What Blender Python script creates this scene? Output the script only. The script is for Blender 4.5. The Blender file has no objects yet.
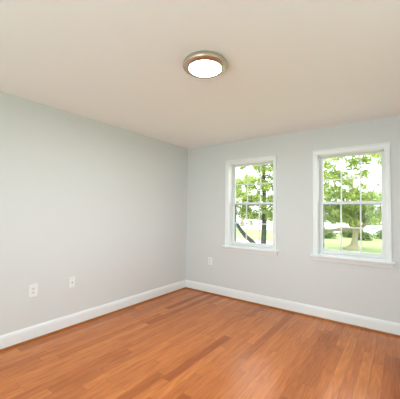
import bpy, bmesh, math, random
from mathutils import Vector, Matrix
S = bpy.context.scene
COL = S.collection
PI = math.pi

# ------------------------------------------------------------------ camera
cam_d = bpy.data.cameras.new('camera')
cam = bpy.data.objects.new('camera', cam_d); COL.objects.link(cam)
cam_d.sensor_fit = 'HORIZONTAL'; cam_d.sensor_width = 36.0
cam_d.lens = 36.0 * 272.8 / 400.0
cam_d.clip_start = 0.05; cam_d.clip_end = 400
YAW, PITCH, ROLL = math.radians(-36.41), math.radians(2.555), math.radians(0.82)
fw = Vector((math.sin(YAW) * math.cos(PITCH), math.cos(YAW) * math.cos(PITCH), math.sin(PITCH)))
r0 = Vector((math.cos(YAW), -math.sin(YAW), 0)); u0 = r0.cross(fw)
rt = math.cos(ROLL) * r0 + math.sin(ROLL) * u0
up = -math.sin(ROLL) * r0 + math.cos(ROLL) * u0
M = Matrix((rt, up, -fw)).transposed().to_4x4(); M.translation = Vector((3.0386, -3.7377, 1.3262))
cam.matrix_world = M
S.camera = cam

# ------------------------------------------------------------------ light and exposure
SKY, SUN = 4.5, 5.0
W_ = bpy.data.worlds.new('world'); S.world = W_; W_.use_nodes = True
bg = W_.node_tree.nodes['Background']
bg.inputs[0].default_value = (0.90, 0.96, 1.0, 1); bg.inputs[1].default_value = SKY
sl = bpy.data.lights.new('sun', 'SUN'); sl.energy = SUN; sl.angle = math.radians(1.5); sl.color = (1, .95, .85)
so = bpy.data.objects.new('sun', sl); COL.objects.link(so)
so.rotation_euler = Vector((0.62, 0.22, -0.80)).to_track_quat('-Z', 'Y').to_euler()

def fill_light(name, loc, direction, w, h, watts, color):
    l = bpy.data.lights.new(name, 'AREA'); l.shape = 'RECTANGLE'; l.size = w; l.size_y = h
    l.energy = watts; l.color = color
    o = bpy.data.objects.new(name, l); COL.objects.link(o)
    o.location = loc; o.rotation_euler = Vector(direction).to_track_quat('-Z', 'Z').to_euler()
    return o
# added fill lamps outside three invented windows; front pair tilted up to brighten ceiling
fill_light('fill_right', (4.22, -2.6, 1.44), (-1, 0, 0), 1.2, 1.25, 6, (0.66, 0.88, 1.0))
fill_light('fill_front_a', (0.95, -5.40, 1.30), (0, 1, 0.55), 1.2, 1.4, 20, (0.70, 0.90, 1.0))
fill_light('fill_front_b', (2.75, -5.40, 1.30), (0, 1, 0.55), 1.2, 1.4, 74, (0.70, 0.90, 1.0))
LAMP = 235.0
vs = S.view_settings
vs.view_transform = 'Standard'; vs.look = 'None'; vs.gamma = 1; vs.use_curve_mapping = False
vs.exposure = -0.07
S.cycles.max_bounces = 12; S.cycles.diffuse_bounces = 8; S.cycles.transparent_max_bounces = 32
S.cycles.sample_clamp_indirect = 8

# ------------------------------------------------------------------ materials
def mat(name, color, rough=0.5, metal=0.0, spec=0.5, bump=0.0, bscale=200, var=0.0, vscale=3, coat=0.0):
    m = bpy.data.materials.new(name); m.use_nodes = True
    n, L = m.node_tree.nodes, m.node_tree.links
    b = n['Principled BSDF']
    b.inputs['Base Color'].default_value = (*color, 1); b.inputs['Roughness'].default_value = rough
    b.inputs['Metallic'].default_value = metal; b.inputs['Specular IOR Level'].default_value = spec
    b.inputs['Coat Weight'].default_value = coat
    tc = n.new('ShaderNodeTexCoord')
    if var:
        t = n.new('ShaderNodeTexNoise'); t.inputs['Scale'].default_value = vscale; t.inputs['Detail'].default_value = 4
        L.new(tc.outputs['Object'], t.inputs['Vector'])
        r = n.new('ShaderNodeMix'); r.data_type = 'RGBA'
        r.inputs['A'].default_value = (*[c * (1 - var) for c in color], 1)
        r.inputs['B'].default_value = (*[min(1, c * (1 + var)) for c in color], 1)
        L.new(t.outputs['Fac'], r.inputs['Factor']); L.new(r.outputs['Result'], b.inputs['Base Color'])
    if bump:
        t = n.new('ShaderNodeTexNoise'); t.inputs['Scale'].default_value = bscale
        L.new(tc.outputs['Object'], t.inputs['Vector'])
        bp = n.new('ShaderNodeBump'); bp.inputs['Strength'].default_value = bump; bp.inputs['Distance'].default_value = 0.002
        L.new(t.outputs['Fac'], bp.inputs['Height']); L.new(bp.outputs['Normal'], b.inputs['Normal'])
    return m

M_wall = mat('wall_paint', (0.695, 0.722, 0.722), 0.85, spec=0.2, bump=0.15, bscale=260)
M_ceil = mat('ceiling_paint', (0.925, 0.935, 0.935), 0.95, spec=0.1, bump=0.15, bscale=200)
M_trim = mat('white_trim_paint', (0.845, 0.885, 0.90), 0.35, bump=0.05, bscale=60)
M_vinyl = mat('white_vinyl', (0.79, 0.80, 0.80), 0.35)
M_plate = mat('white_plastic', (0.85, 0.875, 0.875), 0.3)
M_slot = mat('dark_slot', (0.16, 0.15, 0.14), 0.6)
M_recept = mat('receptacle_plastic', (0.78, 0.77, 0.75), 0.35)
M_steel = mat('screw_steel', (0.6, 0.6, 0.6), 0.3, metal=1)
M_nickel = mat('brushed_nickel', (0.60, 0.51, 0.41), 0.40, metal=1, bump=0.1, bscale=120)
M_shoe = mat('stained_shoe_wood', (0.32, 0.10, 0.014), 0.4, var=0.3, vscale=9)
M_siding = mat('outside_wall', (0.6, 0.58, 0.55), 0.8)

def floor_mat():
    m = bpy.data.materials.new('oak_strip_floor'); m.use_nodes = True
    n, L = m.node_tree.nodes, m.node_tree.links
    b = n['Principled BSDF']
    def math_(op, a, b_=None, c=None):
        k = n.new('ShaderNodeMath'); k.operation = op
        for i, v in enumerate((a, b_, c)):
            if v is None: continue
            if isinstance(v, (int, float)): k.inputs[i].default_value = v
            else: L.new(v, k.inputs[i])
        return k.outputs[0]
    tc = n.new('ShaderNodeTexCoord'); sp = n.new('ShaderNodeSeparateXYZ'); L.new(tc.outputs['Object'], sp.inputs[0])
    X, Y = sp.outputs['X'], sp.outputs['Y']
    xs = math_('DIVIDE', math_('ADD', X, 0.008), 0.083)
    row = math_('FLOOR', xs); xf = math_('FRACT', xs)
    w1 = n.new('ShaderNodeTexWhiteNoise'); w1.noise_dimensions = '1D'; L.new(math_('ADD', row, 17.3), w1.inputs['W'])
    w2 = n.new('ShaderNodeTexWhiteNoise'); w2.noise_dimensions = '1D'; L.new(math_('ADD', row, 71.9), w2.inputs['W'])
    ln = math_('ADD', math_('MULTIPLY', w2.outputs['Value'], 1.0), 0.7)
    ys = math_('ADD', math_('DIVIDE', Y, ln), math_('MULTIPLY', w1.outputs['Value'], 13.0))
    cell = math_('FLOOR', ys); yf = math_('FRACT', ys)
    cv = n.new('ShaderNodeCombineXYZ'); L.new(row, cv.inputs[0]); L.new(cell, cv.inputs[1])
    wn = n.new('ShaderNodeTexWhiteNoise'); wn.noise_dimensions = '3D'; L.new(cv.outputs[0], wn.inputs['Vector'])
    rp = n.new('ShaderNodeValToRGB'); L.new(wn.outputs['Value'], rp.inputs[0])
    cr = rp.color_ramp
    cols = [(0.0, (0.32, 0.088, 0.025)), (0.2, (0.43, 0.134, 0.037)), (0.5, (0.485, 0.156, 0.044)), (0.85, (0.53, 0.178, 0.051)), (1.0, (0.57, 0.197, 0.056))]
    cr.elements[0].position = 0; cr.elements[0].color = (*cols[0][1], 1)
    cr.elements[1].position = 1; cr.elements[1].color = (*cols[-1][1], 1)
    for p, c in cols[1:-1]:
        e = cr.elements.new(p); e.color = (*c, 1)
    # grain: long streaks plus cathedral figure, shifted plank by plank
    gv = n.new('ShaderNodeCombineXYZ')
    L.new(math_('ADD', math_('MULTIPLY', X, 18.0), math_('MULTIPLY', wn.outputs['Value'], 91.0)), gv.inputs[0])
    L.new(math_('MULTIPLY', Y, 1.7), gv.inputs[1]); L.new(math_('MULTIPLY', wn.outputs['Value'], 37.0), gv.inputs[2])
    g1 = n.new('ShaderNodeTexNoise'); g1.inputs['Scale'].default_value = 1.6; g1.inputs['Detail'].default_value = 5; g1.inputs['Distortion'].default_value = 1.2
    L.new(gv.outputs[0], g1.inputs['Vector'])
    g2 = n.new('ShaderNodeTexNoise'); g2.inputs['Scale'].default_value = 0.42; g2.inputs['Detail'].default_value = 2
    L.new(gv.outputs[0], g2.inputs['Vector'])
    rings = math_('SINE', math_('MULTIPLY', g2.outputs['Fac'], 75.0))
    f = math_('ADD', math_('MULTIPLY', math_('SUBTRACT', g1.outputs['Fac'], 0.5), 0.85), math_('MULTIPLY', rings, 0.06))
    val = math_('ADD', f, 1.0)
    ed = math_('MINIMUM', xf, math_('SUBTRACT', 1.0, xf))
    ee = math_('MULTIPLY', math_('MINIMUM', yf, math_('SUBTRACT', 1.0, yf)), 9.0)
    gap = math_('LESS_THAN', math_('MINIMUM', ed, ee), 0.012)
    val = math_('MULTIPLY', val, math_('SUBTRACT', 1.0, math_('MULTIPLY', gap, 0.45)))
    mx = n.new('ShaderNodeVectorMath'); mx.operation = 'SCALE'
    L.new(rp.outputs['Color'], mx.inputs[0]); L.new(val, mx.inputs['Scale'])
    L.new(mx.outputs[0], b.inputs['Base Color'])
    b.inputs['Roughness'].default_value = 0.24; b.inputs['Specular IOR Level'].default_value = 0.26
    return m
M_floor = floor_mat()

def glass_mat():
    m = bpy.data.materials.new('window_glass'); m.use_nodes = True
    n, L = m.node_tree.nodes, m.node_tree.links
    n.remove(n['Principled BSDF'])
    t = n.new('ShaderNodeBsdfTransparent'); t.inputs[0].default_value = (0.95, 0.97, 0.96, 1)
    g = n.new('ShaderNodeBsdfGlossy'); g.inputs['Roughness'].default_value = 0.02
    fr = n.new('ShaderNodeFresnel'); fr.inputs[0].default_value = 1.14
    mx = n.new('ShaderNodeMixShader'); L.new(fr.outputs[0], mx.inputs[0]); L.new(t.outputs[0], mx.inputs[1]); L.new(g.outputs[0], mx.inputs[2])
    L.new(mx.outputs[0], n['Material Output'].inputs[0])
    return m
M_glass = glass_mat()
M_screen = mat('screen_frame_metal', (0.30, 0.38, 0.38), 0.5)
def mesh_mat():
    m = bpy.data.materials.new('insect_mesh'); m.use_nodes = True
    n, L = m.node_tree.nodes, m.node_tree.links
    n.remove(n['Principled BSDF'])
    t = n.new('ShaderNodeBsdfTransparent'); d = n.new('ShaderNodeBsdfDiffuse'); d.inputs[0].default_value = (0.12, 0.12, 0.12, 1)
    mx = n.new('ShaderNodeMixShader'); mx.inputs[0].default_value = 0.10
    L.new(t.outputs[0], mx.inputs[1]); L.new(d.outputs[0], mx.inputs[2]); L.new(mx.outputs[0], n['Material Output'].inputs[0])
    return m
M_mesh = mesh_mat()

def lens_mat():
    m = bpy.data.materials.new('lit_frosted_lens'); m.use_nodes = True
    n, L = m.node_tree.nodes, m.node_tree.links
    b = n['Principled BSDF']; b.inputs['Base Color'].default_value = (0.9, 0.88, 0.84, 1)
    b.inputs['Emission Color'].default_value = (0.94, 0.975, 0.98, 1); b.inputs['Emission Strength'].default_value = LAMP
    return m
M_lens = lens_mat()

def leaf_mat(name, c1, c2):
    m = bpy.data.materials.new(name); m.use_nodes = True
    n, L = m.node_tree.nodes, m.node_tree.links
    n.remove(n['Principled BSDF'])
    gi = n.new('ShaderNodeNewGeometry')
    r = n.new('ShaderNodeMix'); r.data_type = 'RGBA'
    r.inputs['A'].default_value = (*c1, 1); r.inputs['B'].default_value = (*c2, 1)
    L.new(gi.outputs['Random Per Island'], r.inputs['Factor'])
    d = n.new('ShaderNodeBsdfDiffuse'); t = n.new('ShaderNodeBsdfTranslucent')
    L.new(r.outputs['Result'], d.inputs[0]); L.new(r.outputs['Result'], t.inputs[0])
    mx = n.new('ShaderNodeMixShader'); mx.inputs[0].default_value = 0.5
    L.new(d.outputs[0], mx.inputs[1]); L.new(t.outputs[0], mx.inputs[2])
    L.new(mx.outputs[0], n['Material Output'].inputs[0])
    return m
M_leaf = leaf_mat('sunlit_leaves', (0.20, 0.28, 0.055), (0.56, 0.64, 0.22))
M_leaf2 = leaf_mat('deep_leaves', (0.11, 0.17, 0.04), (0.52, 0.60, 0.20))
M_leaf3 = leaf_mat('shrub_leaves', (0.17, 0.25, 0.09), (0.34, 0.43, 0.18))
M_bark = mat('grey_bark', (0.05, 0.052, 0.04), 0.9, bump=0.6, bscale=14, var=0.3, vscale=6)
M_bark2 = mat('pale_bark', (0.36, 0.31, 0.20), 0.9, bump=0.6, bscale=14, var=0.25, vscale=5)
M_lawn = mat('lawn_grass', (0.29, 0.355, 0.16), 0.95, spec=0.1, bump=0.6, bscale=40, var=0.25, vscale=1.2)
M_pave = mat('pale_concrete', (0.72, 0.69, 0.66), 0.9, var=0.06, vscale=2)
M_mulch = mat('dry_mulch', (0.55, 0.42, 0.30), 0.95, var=0.3, vscale=8, bump=0.5, bscale=30)

# ------------------------------------------------------------------ mesh helpers
def box(bm, x0, x1, y0, y1, z0, z1):
    vs_ = [bm.verts.new(p) for p in ((x0, y0, z0), (x1, y0, z0), (x1, y1, z0), (x0, y1, z0), (x0, y0, z1), (x1, y0, z1), (x1, y1, z1), (x0, y1, z1))]
    for f in ((3, 2, 1, 0), (4, 5, 6, 7), (0, 1, 5, 4), (1, 2, 6, 5), (2, 3, 7, 6), (3, 0, 4, 7)):
        bm.faces.new([vs_[i] for i in f])

def prism(bm, prof, a, b, fn):
    """profile points swept from a to b; fn(u, v, t) -> xyz"""
    A = [bm.verts.new(fn(u, v, a)) for u, v in prof]; B = [bm.verts.new(fn(u, v, b)) for u, v in prof]
    k = len(prof)
    for i in range(k):
        bm.faces.new((A[i], A[(i + 1) % k], B[(i + 1) % k], B[i]))
    bm.faces.new(A[::-1]); bm.faces.new(B)

def lathe(bm, prof, seg=48, cap_last=False):
    rings = []
    for r, z in prof:
        rings.append([bm.verts.new((r * math.cos(2 * PI * i / seg), r * math.sin(2 * PI * i / seg), z)) for i in range(seg)])
    for a, b in zip(rings, rings[1:]):
        for i in range(seg):
            bm.faces.new((a[i], a[(i + 1) % seg], b[(i + 1) % seg], b[i]))
    if cap_last: bm.faces.new(rings[-1])

def tube(bm, pts, radii, seg=8):
    pts = [Vector(p) for p in pts]; rings = []
    for i, (p, r) in enumerate(zip(pts, radii)):
        t = (pts[min(i + 1, len(pts) - 1)] - pts[max(i - 1, 0)]).normalized()
        a = t.orthogonal().normalized() if not rings else (a - t * a.dot(t)).normalized()
        b = t.cross(a)
        rings.append([bm.verts.new(p + r * (math.cos(2 * PI * k / seg) * a + math.sin(2 * PI * k / seg) * b)) for k in range(seg)])
    for A, B in zip(rings, rings[1:]):
        for k in range(seg):
            bm.faces.new((A[k], A[(k + 1) % seg], B[(k + 1) % seg], B[k]))
    bm.faces.new(rings[0][::-1]); bm.faces.new(rings[-1])

def obj(name, bm, material, parent=None, bevel=0.0, smooth=False, loc=None):
    bmesh.ops.recalc_face_normals(bm, faces=bm.faces)
    me = bpy.data.meshes.new(name); bm.to_mesh(me); bm.free()
    me.materials.append(material)
    o = bpy.data.objects.new(name, me); COL.objects.link(o)
    if smooth:
        for p in me.polygons: p.use_smooth = True
    if parent: o.parent = parent
    if loc: o.location = loc
    if bevel:
        md = o.modifiers.new('bevel', 'BEVEL'); md.width = bevel; md.segments = 2; md.limit_method = 'ANGLE'
    return o
def struct(name, bm, material, **k):
    o = obj(name, bm, material, **k); o['kind'] = 'structure'; return o
def root(name, loc=(0, 0, 0)):
    o = bpy.data.objects.new(name, None); COL.objects.link(o); o.location = loc; o.empty_display_size = 0.1; return o
def tag(o, label, cat, group=None):
    o['label'] = label; o['category'] = cat
    if group: o['group'] = group
    return o
NB = bmesh.new

# ------------------------------------------------------------------ room shell
RX, RY, H, T = 4.0, 5.0, 2.44, 0.20
Z0, Z1 = 0.80, 2.085              # window openings
HW = 0.366                        # half width of a framed opening
C1, C2 = 1.212, 2.533               # the two windows of the back wall
CR, FA, FB = -2.6, 0.95, 2.75     # invented windows beside and behind the camera, openings for the fill lamps
HB = 0.60
bm = NB(); box(bm, -T, RX + T, -RY - T, T, -0.3, 0); struct('floor', bm, M_floor)
bm = NB(); box(bm, -T, RX + T, -RY - T, T, H, H + 0.3); struct('ceiling', bm, M_ceil)
def wall(name, a0, a1, holes, fn):
    bm = NB(); x = a0
    for h0, h1 in holes:
        box(bm, *fn(x, h0), 0, H); box(bm, *fn(h0, h1), 0, Z0); box(bm, *fn(h0, h1), Z1, H); x = h1
    box(bm, *fn(x, a1), 0, H)
    bmesh.ops.remove_doubles(bm, verts=bm.verts, dist=1e-5)
    return struct(name, bm, M_wall)
wall('wall_left', -RY - T, T, [], lambda a, b: (-T, 0, a, b))
wall('wall_back', 0, RX, [(C1 - HW, C1 + HW), (C2 - HW, C2 + HW)], lambda a, b: (a, b, 0, T))
wall('wall_right', -RY - T, T, [(CR - HB, CR + HB)], lambda a, b: (RX, RX + T, a, b))
wall('wall_front', 0, RX, [(FA - HB, FA + HB), (FB - HB, FB + HB)], lambda a, b: (a, b, -RY - T, -RY))

# baseboards with a moulded cap, and the stained shoe below them
BP = [(0, 0), (0.014, 0), (0.014, 0.108), (0.0115, 0.116), (0.0115, 0.124), (0.007, 0.133), (0.005, 0.141), (0, 0.141)]
SP = [(0.0, 0), (0.0, 0.019), (0.006, 0.0185), (0.011, 0.015), (0.014, 0.009), (0.0145, 0)]
sides = {'left': lambda u, v, t: (u, t, v), 'back': lambda u, v, t: (t, -u, v),
         'right': lambda u, v, t: (RX - u, t, v), 'front': lambda u, v, t: (t, -RY + u, v)}
for i, (s, fn) in enumerate(sides.items()):
    a, b = (-RY, 0) if s in ('left', 'right') else (0, RX)
    bm = NB(); prism(bm, BP, a, b, fn); struct('baseboard_' + s, bm, M_trim)
    bm = NB(); prism(bm, [(u + 0.014, v) for u, v in SP], a, b, fn); struct('trim_%d' % (i + 1), bm, M_shoe)

# ------------------------------------------------------------------ windows
def window(num, origin, rz, hw, small=True):
    """double-hung vinyl window; local x along the wall, y into the wall"""
    w = root('window_%d' % num, origin); w.rotation_euler = (0, 0, rz); w['kind'] = 'structure'
    cw = 0.049
    # casing: two legs and a head, stepped profile
    bm = NB()
    def leg(s):
        prof = [(hw - 0.004, 0), (hw - 0.004, -0.012), (hw + 0.004, -0.016), (hw + 0.034, -0.018), (hw + 0.040, -0.024), (hw + cw, -0.024), (hw + cw, 0)]
        prism(bm, prof, Z0, Z1 - 0.004, lambda u, v, t: (s * u, v, t))
    leg(-1); leg(1)
    hp = [(Z1 - 0.004, 0), (Z1 - 0.004, -0.012), (Z1 + 0.004, -0.016), (Z1 + 0.038, -0.018), (Z1 + 0.045, -0.024), (Z1 + 0.058, -0.024), (Z1 + 0.058, 0)]
    prism(bm, hp, -hw - cw, hw + cw, lambda u, v, t: (t, v, u))
    obj('casing', bm, M_trim, w)
    bm = NB(); box(bm, -hw - cw - 0.030, hw + cw + 0.030, -0.055, 0.0, Z0 - 0.022, Z0)
    box(bm, -hw + 0.001, hw - 0.001, 0.0, 0.082, Z0 - 0.0, Z0 + 0.006)
    obj('sill', bm, M_trim, w, bevel=0.005)
    bm = NB()
    prism(bm, [(0, Z0 - 0.022), (-0.020, Z0 - 0.022), (-0.020, Z0 - 0.040), (-0.014, Z0 - 0.072), (0, Z0 - 0.072)], -hw - cw - 0.012, hw + cw + 0.012, lambda u, v, t: (t, u, v))
    obj('apron', bm, M_trim, w)
    # jamb lining and vinyl tracks
    bm = NB(); j = 0.006
    box(bm, -hw, -hw + j, 0, T, Z0, Z1); box(bm, hw - j, hw, 0, T, Z0, Z1); box(bm, -hw + j, hw - j, 0, T, Z1 - j, Z1)
    box(bm, -hw + j, hw - j, 0.082, T + 0.02, Z0, Z0 + 0.014)
    for s in (-1, 1):
        x0, x1 = sorted((s * (hw - j), s * (hw - j - 0.007)))
        box(bm, x0, x1, 0.084, 0.090, Z0, Z1 - j); box(bm, x0, x1, 0.119, 0.124, Z0, Z1 - j); box(bm, x0, x1, 0.155, 0.163, Z0, Z1 - j)
    obj('jamb', bm, M_vinyl, w)
    zm = 1.465
    def sash(name, y0, y1, za, zb, bot, top, lower):
        a = hw - j - 0.001; st = 0.038
        bm = NB()
        box(bm, -a, -a + st, y0, y1, za, zb); box(bm, a - st, a, y0, y1, za, zb)
        box(bm, -a + st, a - st, y0, y1, za, za + bot); box(bm, -a + st, a - st, y0, y1, zb - top, zb)
        o = obj(name, bm, M_vinyl, w, bevel=0.003)
        gx, g0, g1 = a - st, za + bot, zb - top; ym = (y0 + y1) / 2
        bm = NB(); m_ = 0.0078
        for k in (-1, 1):
            x = k * gx / 3; box(bm, x - m_, x + m_, ym - 0.005, ym + 0.005, g0, g1)
        zc = (g0 + g1) / 2
        for xa, xb in ((-gx, -gx / 3 - m_), (-gx / 3 + m_, gx / 3 - m_), (gx / 3 + m_, gx)):
            box(bm, xa, xb, ym - 0.005, ym + 0.005, zc - m_, zc + m_)
        obj('muntin', bm, M_vinyl, o)
        bm = NB(); box(bm, -gx, gx, ym + 0.006, ym + 0.009, g0, g1); obj('pane', bm, M_glass, o)
        if lower:
            for k in (-1, 1):
                bm = NB(); x = k * gx / 3 * 1.0
                box(bm, x - 0.022, x + 0.022, y0 + 0.004, y1 - 0.004, zb, zb + 0.007)
                box(bm, x - 0.008, x + 0.020, y0 + 0.008, y1 - 0.010, zb + 0.007, zb + 0.015)
                obj('sash_lock', bm, M_vinyl, o, bevel=0.002)
            bm = NB(); box(bm, -0.06, 0.06, y0 - 0.010, y0, za + 0.008, za + 0.016); obj('lift_rail', bm, M_vinyl, o, bevel=0.002)
        return o
    sash('upper_sash', 0.125, 0.154, zm - 0.016, Z1 - j, 0.032, 0.026, False)
    sash('lower_sash', 0.091, 0.118, Z0 + 0.015, zm + 0.016, 0.048, 0.032, True)
    if small:   # half insect screen outside the lower sash
        a = hw - j - 0.001; fw_ = 0.040; ya, yb = 0.166, 0.176; zt = zm + 0.006; zb_ = Z0 + 0.016
        bm = NB(); box(bm, -a, -a + fw_, ya, yb, zb_, zt); box(bm, a - fw_, a, ya, yb, zb_, zt)
        box(bm, -a + fw_, a - fw_, ya, yb, zb_, zb_ + 0.03); box(bm, -a + fw_, a - fw_, ya, yb, zt - 0.034, zt)
        o = obj('insect_screen', bm, M_screen, w)
        bm = NB(); box(bm, -a + fw_, a - fw_, 0.170, 0.1712, zb_ + 0.03, zt - 0.034); obj('screen_mesh', bm, M_mesh, o)
    return w
window(1, (C1, 0, 0), 0, HW)
window(2, (C2, 0, 0), 0, HW)
window(3, (RX, CR, 0), -PI / 2, HB, False)  # this and the next two are unseen windows, added to brighten the room
window(4, (FA, -RY, 0), PI, HB, False)
window(5, (FB, -RY, 0), PI, HB, False)

# ------------------------------------------------------------------ ceiling light
cl = tag(root('ceiling_light', (1.878, -2.124, H)), 'round flush ceiling light with brushed nickel ring and glowing white lens', 'ceiling light')
bm = NB(); lathe(bm, [(0.150, 0), (0.156, -0.004), (0.158, -0.012), (0.163, -0.016), (0.166, -0.026), (0.165, -0.036), (0.160, -0.044), (0.150, -0.050), (0.138, -0.054), (0.124, -0.0555), (0.119, -0.052)], 64)
obj('ring', bm, M_nickel, cl, smooth=True)
bm = NB(); lathe(bm, [(0.1195, -0.050), (0.116, -0.0515), (0.104, -0.053), (0.085, -0.0545), (0.055, -0.0558), (0.025, -0.0565), (0.006, -0.0566)], 64, True)
obj('lens', bm, M_lens, cl, smooth=True)

# ------------------------------------------------------------------ outlets; local x along the wall, -y out of the wall
def plate(name, label, origin, rz, duplex, pw=0.036, ph=0.0585):
    t = tag(root(name, origin), label, 'outlet' if duplex else 'wall plate'); t.rotation_euler = (0, 0, rz)
    bm = NB(); box(bm, -pw, pw, -0.0065, 0, -ph, ph); obj('plate', bm, M_plate, t, bevel=0.003)
    if duplex:
        for s in (1, -1):
            bm = NB(); z = s * 0.0195
            prof = [(0.0165 * math.cos(a), z + 0.0145 * max(-0.86, min(0.86, math.sin(a)))) for a in [2 * PI * k / 24 for k in range(24)]]
            prism(bm, prof, -0.0085, -0.0055, lambda u, v, q: (u, q, v))
            rc = obj('receptacle', bm, M_recept, t)
            bm = NB()
            box(bm, -0.0075, -0.0055, -0.0092, -0.0083, z - 0.002, z + 0.007); box(bm, 0.0055, 0.0075, -0.0092, -0.0083, z - 0.001, z + 0.006)
            box(bm, -0.002, 0.002, -0.0092, -0.0083, z - 0.0085, z - 0.0045)
            obj('slots', bm, M_slot, rc)
        zs = (0,)
    else:
        bm = NB(); prism(bm, [(0.0075 * math.cos(k * PI / 3), 0.0075 * math.sin(k * PI / 3)) for k in range(6)], -0.0095, -0.0060, lambda u, v, q: (u, q, v))
        nt = obj('jack_nut', bm, M_steel, t)
        bm = NB(); prism(bm, [(0.0048 * math.cos(k * PI / 8), 0.0048 * math.sin(k * PI / 8)) for k in range(16)], -0.018, -0.0090, lambda u, v, q: (u, q, v))
        obj('jack_barrel', bm, M_slot, nt)
        zs = (0.042, -0.042)
    for z in zs:
        bm = NB(); prism(bm, [(0.0028 * math.cos(k * PI / 6), z + 0.0028 * math.sin(k * PI / 6)) for k in range(12)], -0.0078, -0.0060, lambda u, v, q: (u, q, v))
        obj('screw', bm, M_steel, t)
    return t
plate('wall_outlet', 'white duplex outlet low on the left wall, nearer the camera than the cable plate', (0, -2.468, 0.497), PI / 2, True, 0.043, 0.064)
plate('cable_plate', 'white wall plate with one dark round cable jack, low on the left wall', (0, -2.060, 0.500), PI / 2, False)
plate('wall_outlet', 'white duplex outlet on the window wall, between room corner and narrower-looking window', (0.508, 0, 0.519), 0, True)

# ------------------------------------------------------------------ outdoors
random.seed(4)
G = -0.42
bm = NB(); box(bm, -60, 60, -30, 90, G - 0.4, G); struct('lawn', bm, M_lawn)
bm = NB(); box(bm, -60, 60, 22.5, 70, G + 0.0, G + 0.03); struct('street', bm, M_pave)
bm = NB()
prism(bm, [(-16, 7.0), (-1.6, 7.0), (-1.6, 12.2), (-16, 12.2)], G, G + 0.02, lambda u, v, t: (u, v, t)); struct('driveway', bm, M_pave)

def leafcloud(bm, blobs, size, rnd):
    """blobs: (centre, radii, leaves)"""
    for c, rad, nleaf in blobs:
        c = Vector(c)
        for _ in range(nleaf):
            v = Vector((rnd.gauss(0, 1), rnd.gauss(0, 1), rnd.gauss(0, 1))); v.normalize()
            q = rnd.random() ** 0.45
            p = c + Vector((v.x * rad[0], v.y * rad[1], v.z * rad[2])) * q
            s = size * rnd.uniform(0.6, 1.35)
            a = Vector((rnd.gauss(0, 1), rnd.gauss(0, 1), rnd.gauss(0, 0.6))).normalized()
            b = a.orthogonal(); b.rotate(Matrix.Rotation(rnd.uniform(0, 6.28), 3, a)); n_ = a.cross(b)
            vs_ = [bm.verts.new(p + w) for w in (-a * s, b * s * .45 - a * s * .1 + n_ * s * .12, a * s, -b * s * .45 - a * s * .1 + n_ * s * .12)]
            bm.faces.new(vs_)

def branch(bm, p0, p1, ra, rb, rnd, sag=0.0, n=5, jit=0.03):
    p0, p1 = Vector(p0), Vector(p1); L = (p1 - p0).length; pts, rr = [], []
    for i in range(n + 1):
        t = i / n; p = p0.lerp(p1, t)
        if 0 < i < n: p += Vector([rnd.gauss(0, jit * L * .5) for _ in range(3)])
        p.z += sag * math.sin(PI * t)
        pts.append(p); rr.append(ra + (rb - ra) * t)
    tube(bm, pts, rr, 8); return pts

def crown_blobs(ends, rnd, rad, nleaf, spread, per):
    out = []
    for e in ends:
        for _ in range(per):
            c = Vector(e) + Vector((rnd.gauss(0, spread), rnd.gauss(0, spread), rnd.gauss(0, spread * .6)))
            k = rnd.uniform(0.6, 1.3)
            out.append((c, (rad * k, rad * k, rad * k * 0.6), int(nleaf * k)))
    return out

def tree(name, label, base, trunk_pts, trunk_r, limbs, bark, leaf, rad, nleaf, spread, per, size, seed, extra=()):
    rnd = random.Random(seed)
    t = tag(root(name, base), label, 'tree', None)
    bm = NB(); tube(bm, trunk_pts, trunk_r, 12); ends = []
    for p0, p1, ra, rb, sag in limbs:
        pts = branch(bm, p0, p1, ra, rb, rnd, sag)
        ends += [pts[-1], pts[-2], pts[3]]
        for _ in range(0 if sag < 0 else 3):
            s = pts[rnd.choice((2, 3, 4))]; e = s + Vector((rnd.gauss(0, .5), rnd.gauss(0, .5), rnd.uniform(-.1, .9))) * (p1[2] * .25 + .5)
            branch(bm, s, e, rb * .9, rb * .3, rnd, 0, 3); ends.append(e)
    obj('trunk', bm, bark, t, smooth=True)
    bm = NB(); leafcloud(bm, crown_blobs(ends, rnd, rad, nleaf, spread, per) + list(extra), size, rnd)
    obj('crown', bm, leaf, t)
    return t

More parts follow.
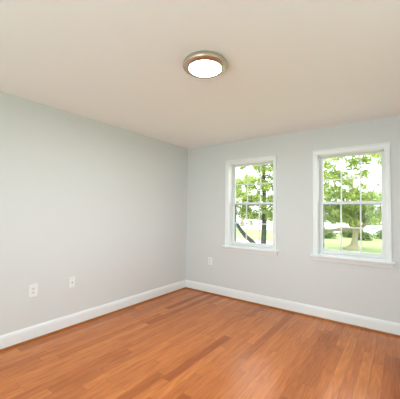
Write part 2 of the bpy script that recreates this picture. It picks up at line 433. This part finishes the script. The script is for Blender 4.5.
# the spreading tree behind the right window
def patches(rows, leaves, rad):
    return [((x, y, z), (rad * k, rad * k, rad * k * 0.7), int(leaves * k * d)) for x, y, z, k, d in rows]
rp = random.Random(5)
rows = []
for _ in range(62): rows.append((rp.uniform(-1.7, 1.3), rp.uniform(-1.0, .8), rp.uniform(1.38, 2.05), rp.uniform(.7, 1.2), 1.0))   # low skirt
for _ in range(48): rows.append((rp.uniform(-1.7, 1.3), rp.uniform(-1.0, 1.0), rp.uniform(2.0, 2.8), rp.uniform(.7, 1.2), .8))
for _ in range(56): rows.append((rp.uniform(-1.7, .75), rp.uniform(-1.0, 1.0), rp.uniform(2.6, 4.1), rp.uniform(.6, 1.1), .65))
for _ in range(38): rows.append((rp.uniform(-1.5, 1.3), rp.uniform(-1.0, 1.0), rp.uniform(4.1, 5.2), rp.uniform(.7, 1.2), .8))
tree('spreading_tree', 'tree with pale flared trunk and low wide fork, seen through the right window', (1.12, 11.7, G),
     [(-.02, 0, -.05), (0, 0, .05), (.03, 0, .22), (.06, 0, .5), (.09, 0, .8), (.12, 0, 1.0), (.14, 0, 1.12)], [.48, .34, .19, .125, .135, .22, .38],
     [((.0, 0, .98), (-1.75, -.2, .88), .10, .045, -.01), ((.0, 0, 1.05), (-1.5, .4, 2.6), .11, .04, .2), ((.1, 0, 1.1), (.0, -.4, 3.6), .12, .04, 0),
      ((.2, 0, 1.1), (.9, .3, 3.0), .11, .04, .1), ((.25, 0, 1.05), (1.4, -.2, 1.75), .09, .04, .05), ((.05, 0, 1.1), (-.8, -.5, 3.4), .08, .03, .1)],
     M_bark2, M_leaf, .30, 40, .25, 1, .056, 11, extra=patches(rows, 145, .32))
# the two-stemmed tree behind the left window
rows = []
for _ in range(40): rows.append((rp.uniform(-1.9, .8), rp.uniform(-.7, .7), rp.uniform(1.45, 2.25), rp.uniform(.7, 1.2), 1.0))
for _ in range(34): rows.append((rp.uniform(-1.9, .8), rp.uniform(-.7, .7), rp.uniform(2.3, 3.3), rp.uniform(.6, 1.1), .8))
for _ in range(22): rows.append((rp.uniform(-.3, .8), rp.uniform(-.7, .7), rp.uniform(3.2, 4.4), rp.uniform(.6, 1.1), .9))
for _ in range(15): rows.append((rp.uniform(-1.8, -.6), rp.uniform(-.7, .7), rp.uniform(4.1, 4.6), rp.uniform(.5, .9), .7))
rows += [(.65, .1, 1.25, .7, 1.0), (-.55, -.2, 1.22, .6, .9), (.8, 0, 1.4, .8, 1)]
tree('leaning_tree', 'tree with upright dark trunk and second leaning stem, seen through the left window', (-2.55, 9.15, G),
     [(0.02, 0, -.05), (0.04, 0, .1), (.07, 0, .7), (.10, 0, 1.6), (.08, 0, 2.6), (.02, .05, 3.6), (.05, 0, 4.6)], [.17, .14, .125, .12, .10, .08, .05],
     [((-.32, 0, 0.0), (-1.75, -.1, 1.42), .12, .085, -.05), ((-1.75, -.1, 1.42), (-1.95, -.2, 2.9), .07, .03, 0.1), ((.1, 0, 1.6), (.8, .3, 3.0), .06, .03, 0),
      ((.08, 0, 2.3), (-1.0, .2, 3.7), .05, .02, 0.1), ((.1, 0, 1.9), (-.9, -.4, 2.4), .05, .02, 0.1), ((.1, 0, 1.3), (.75, -.3, 1.8), .05, .02, .1)],
     M_bark, M_leaf2, .22, 24, .2, 1, .052, 23, extra=patches(rows, 120, .30))
# farther trees
for i, (x, y, s, lab) in enumerate(((-13.0, 27, 1.3, 'farther pale green tree behind the leaning tree, in the left window'),
                                    (4.6, 24, 1.1, 'farther pale green tree behind the spreading tree, at the right of its window'))):
    tree('background_tree', lab, (x, y, G),
         [(0, 0, -.05), (0, 0, .5 * s), (.1, 0, 1.6 * s), (.1, 0, 3 * s)], [.3, .2, .17, .1],
         [((.1, 0, 1.5 * s), (-1.8 * s, 0, 2.6 * s), .12, .04, .1), ((.1, 0, 1.6 * s), (1.8 * s, .3, 2.8 * s), .12, .04, .1),
          ((.1, 0, 2.4 * s), (-.9 * s, .5, 4.4 * s), .1, .04, 0), ((.1, 0, 2.6 * s), (1.0 * s, -.4, 4.5 * s), .1, .04, 0)],
         M_bark2, M_leaf, .7 * s, 170, .5 * s, 1, .15, 40 + i)
# low shrubs along the far edge of the lawn
names = ['leftmost', 'second from left', 'middle one', 'fourth from left', 'rightmost']
for i, (x, y) in enumerate(((-2.5, 18.9), (-1.15, 17.2), (-.1, 19.1), (1.0, 17.4), (2.2, 19.4))):
    rnd = random.Random(60 + i)
    t = tag(root('shrub', (x, y, G)), 'low green shrub beyond the lawn in right window, %s of its row' % names[i], 'shrub', 'low shrubs along the far lawn edge')
    bm = NB(); branch(bm, (0, 0, -.02), (.1, 0, .4), .04, .02, rnd); branch(bm, (0, 0, -.02), (-.2, .1, .4), .03, .015, rnd)
    obj('stem', bm, M_bark, t)
    bm = NB(); leafcloud(bm, [((rnd.uniform(-.45, .45), rnd.uniform(-.2, .2), rnd.uniform(.15, .45)), (.44, .36, .32), 130) for _ in range(8)], .07, rnd)
    obj('foliage', bm, M_leaf3, t)
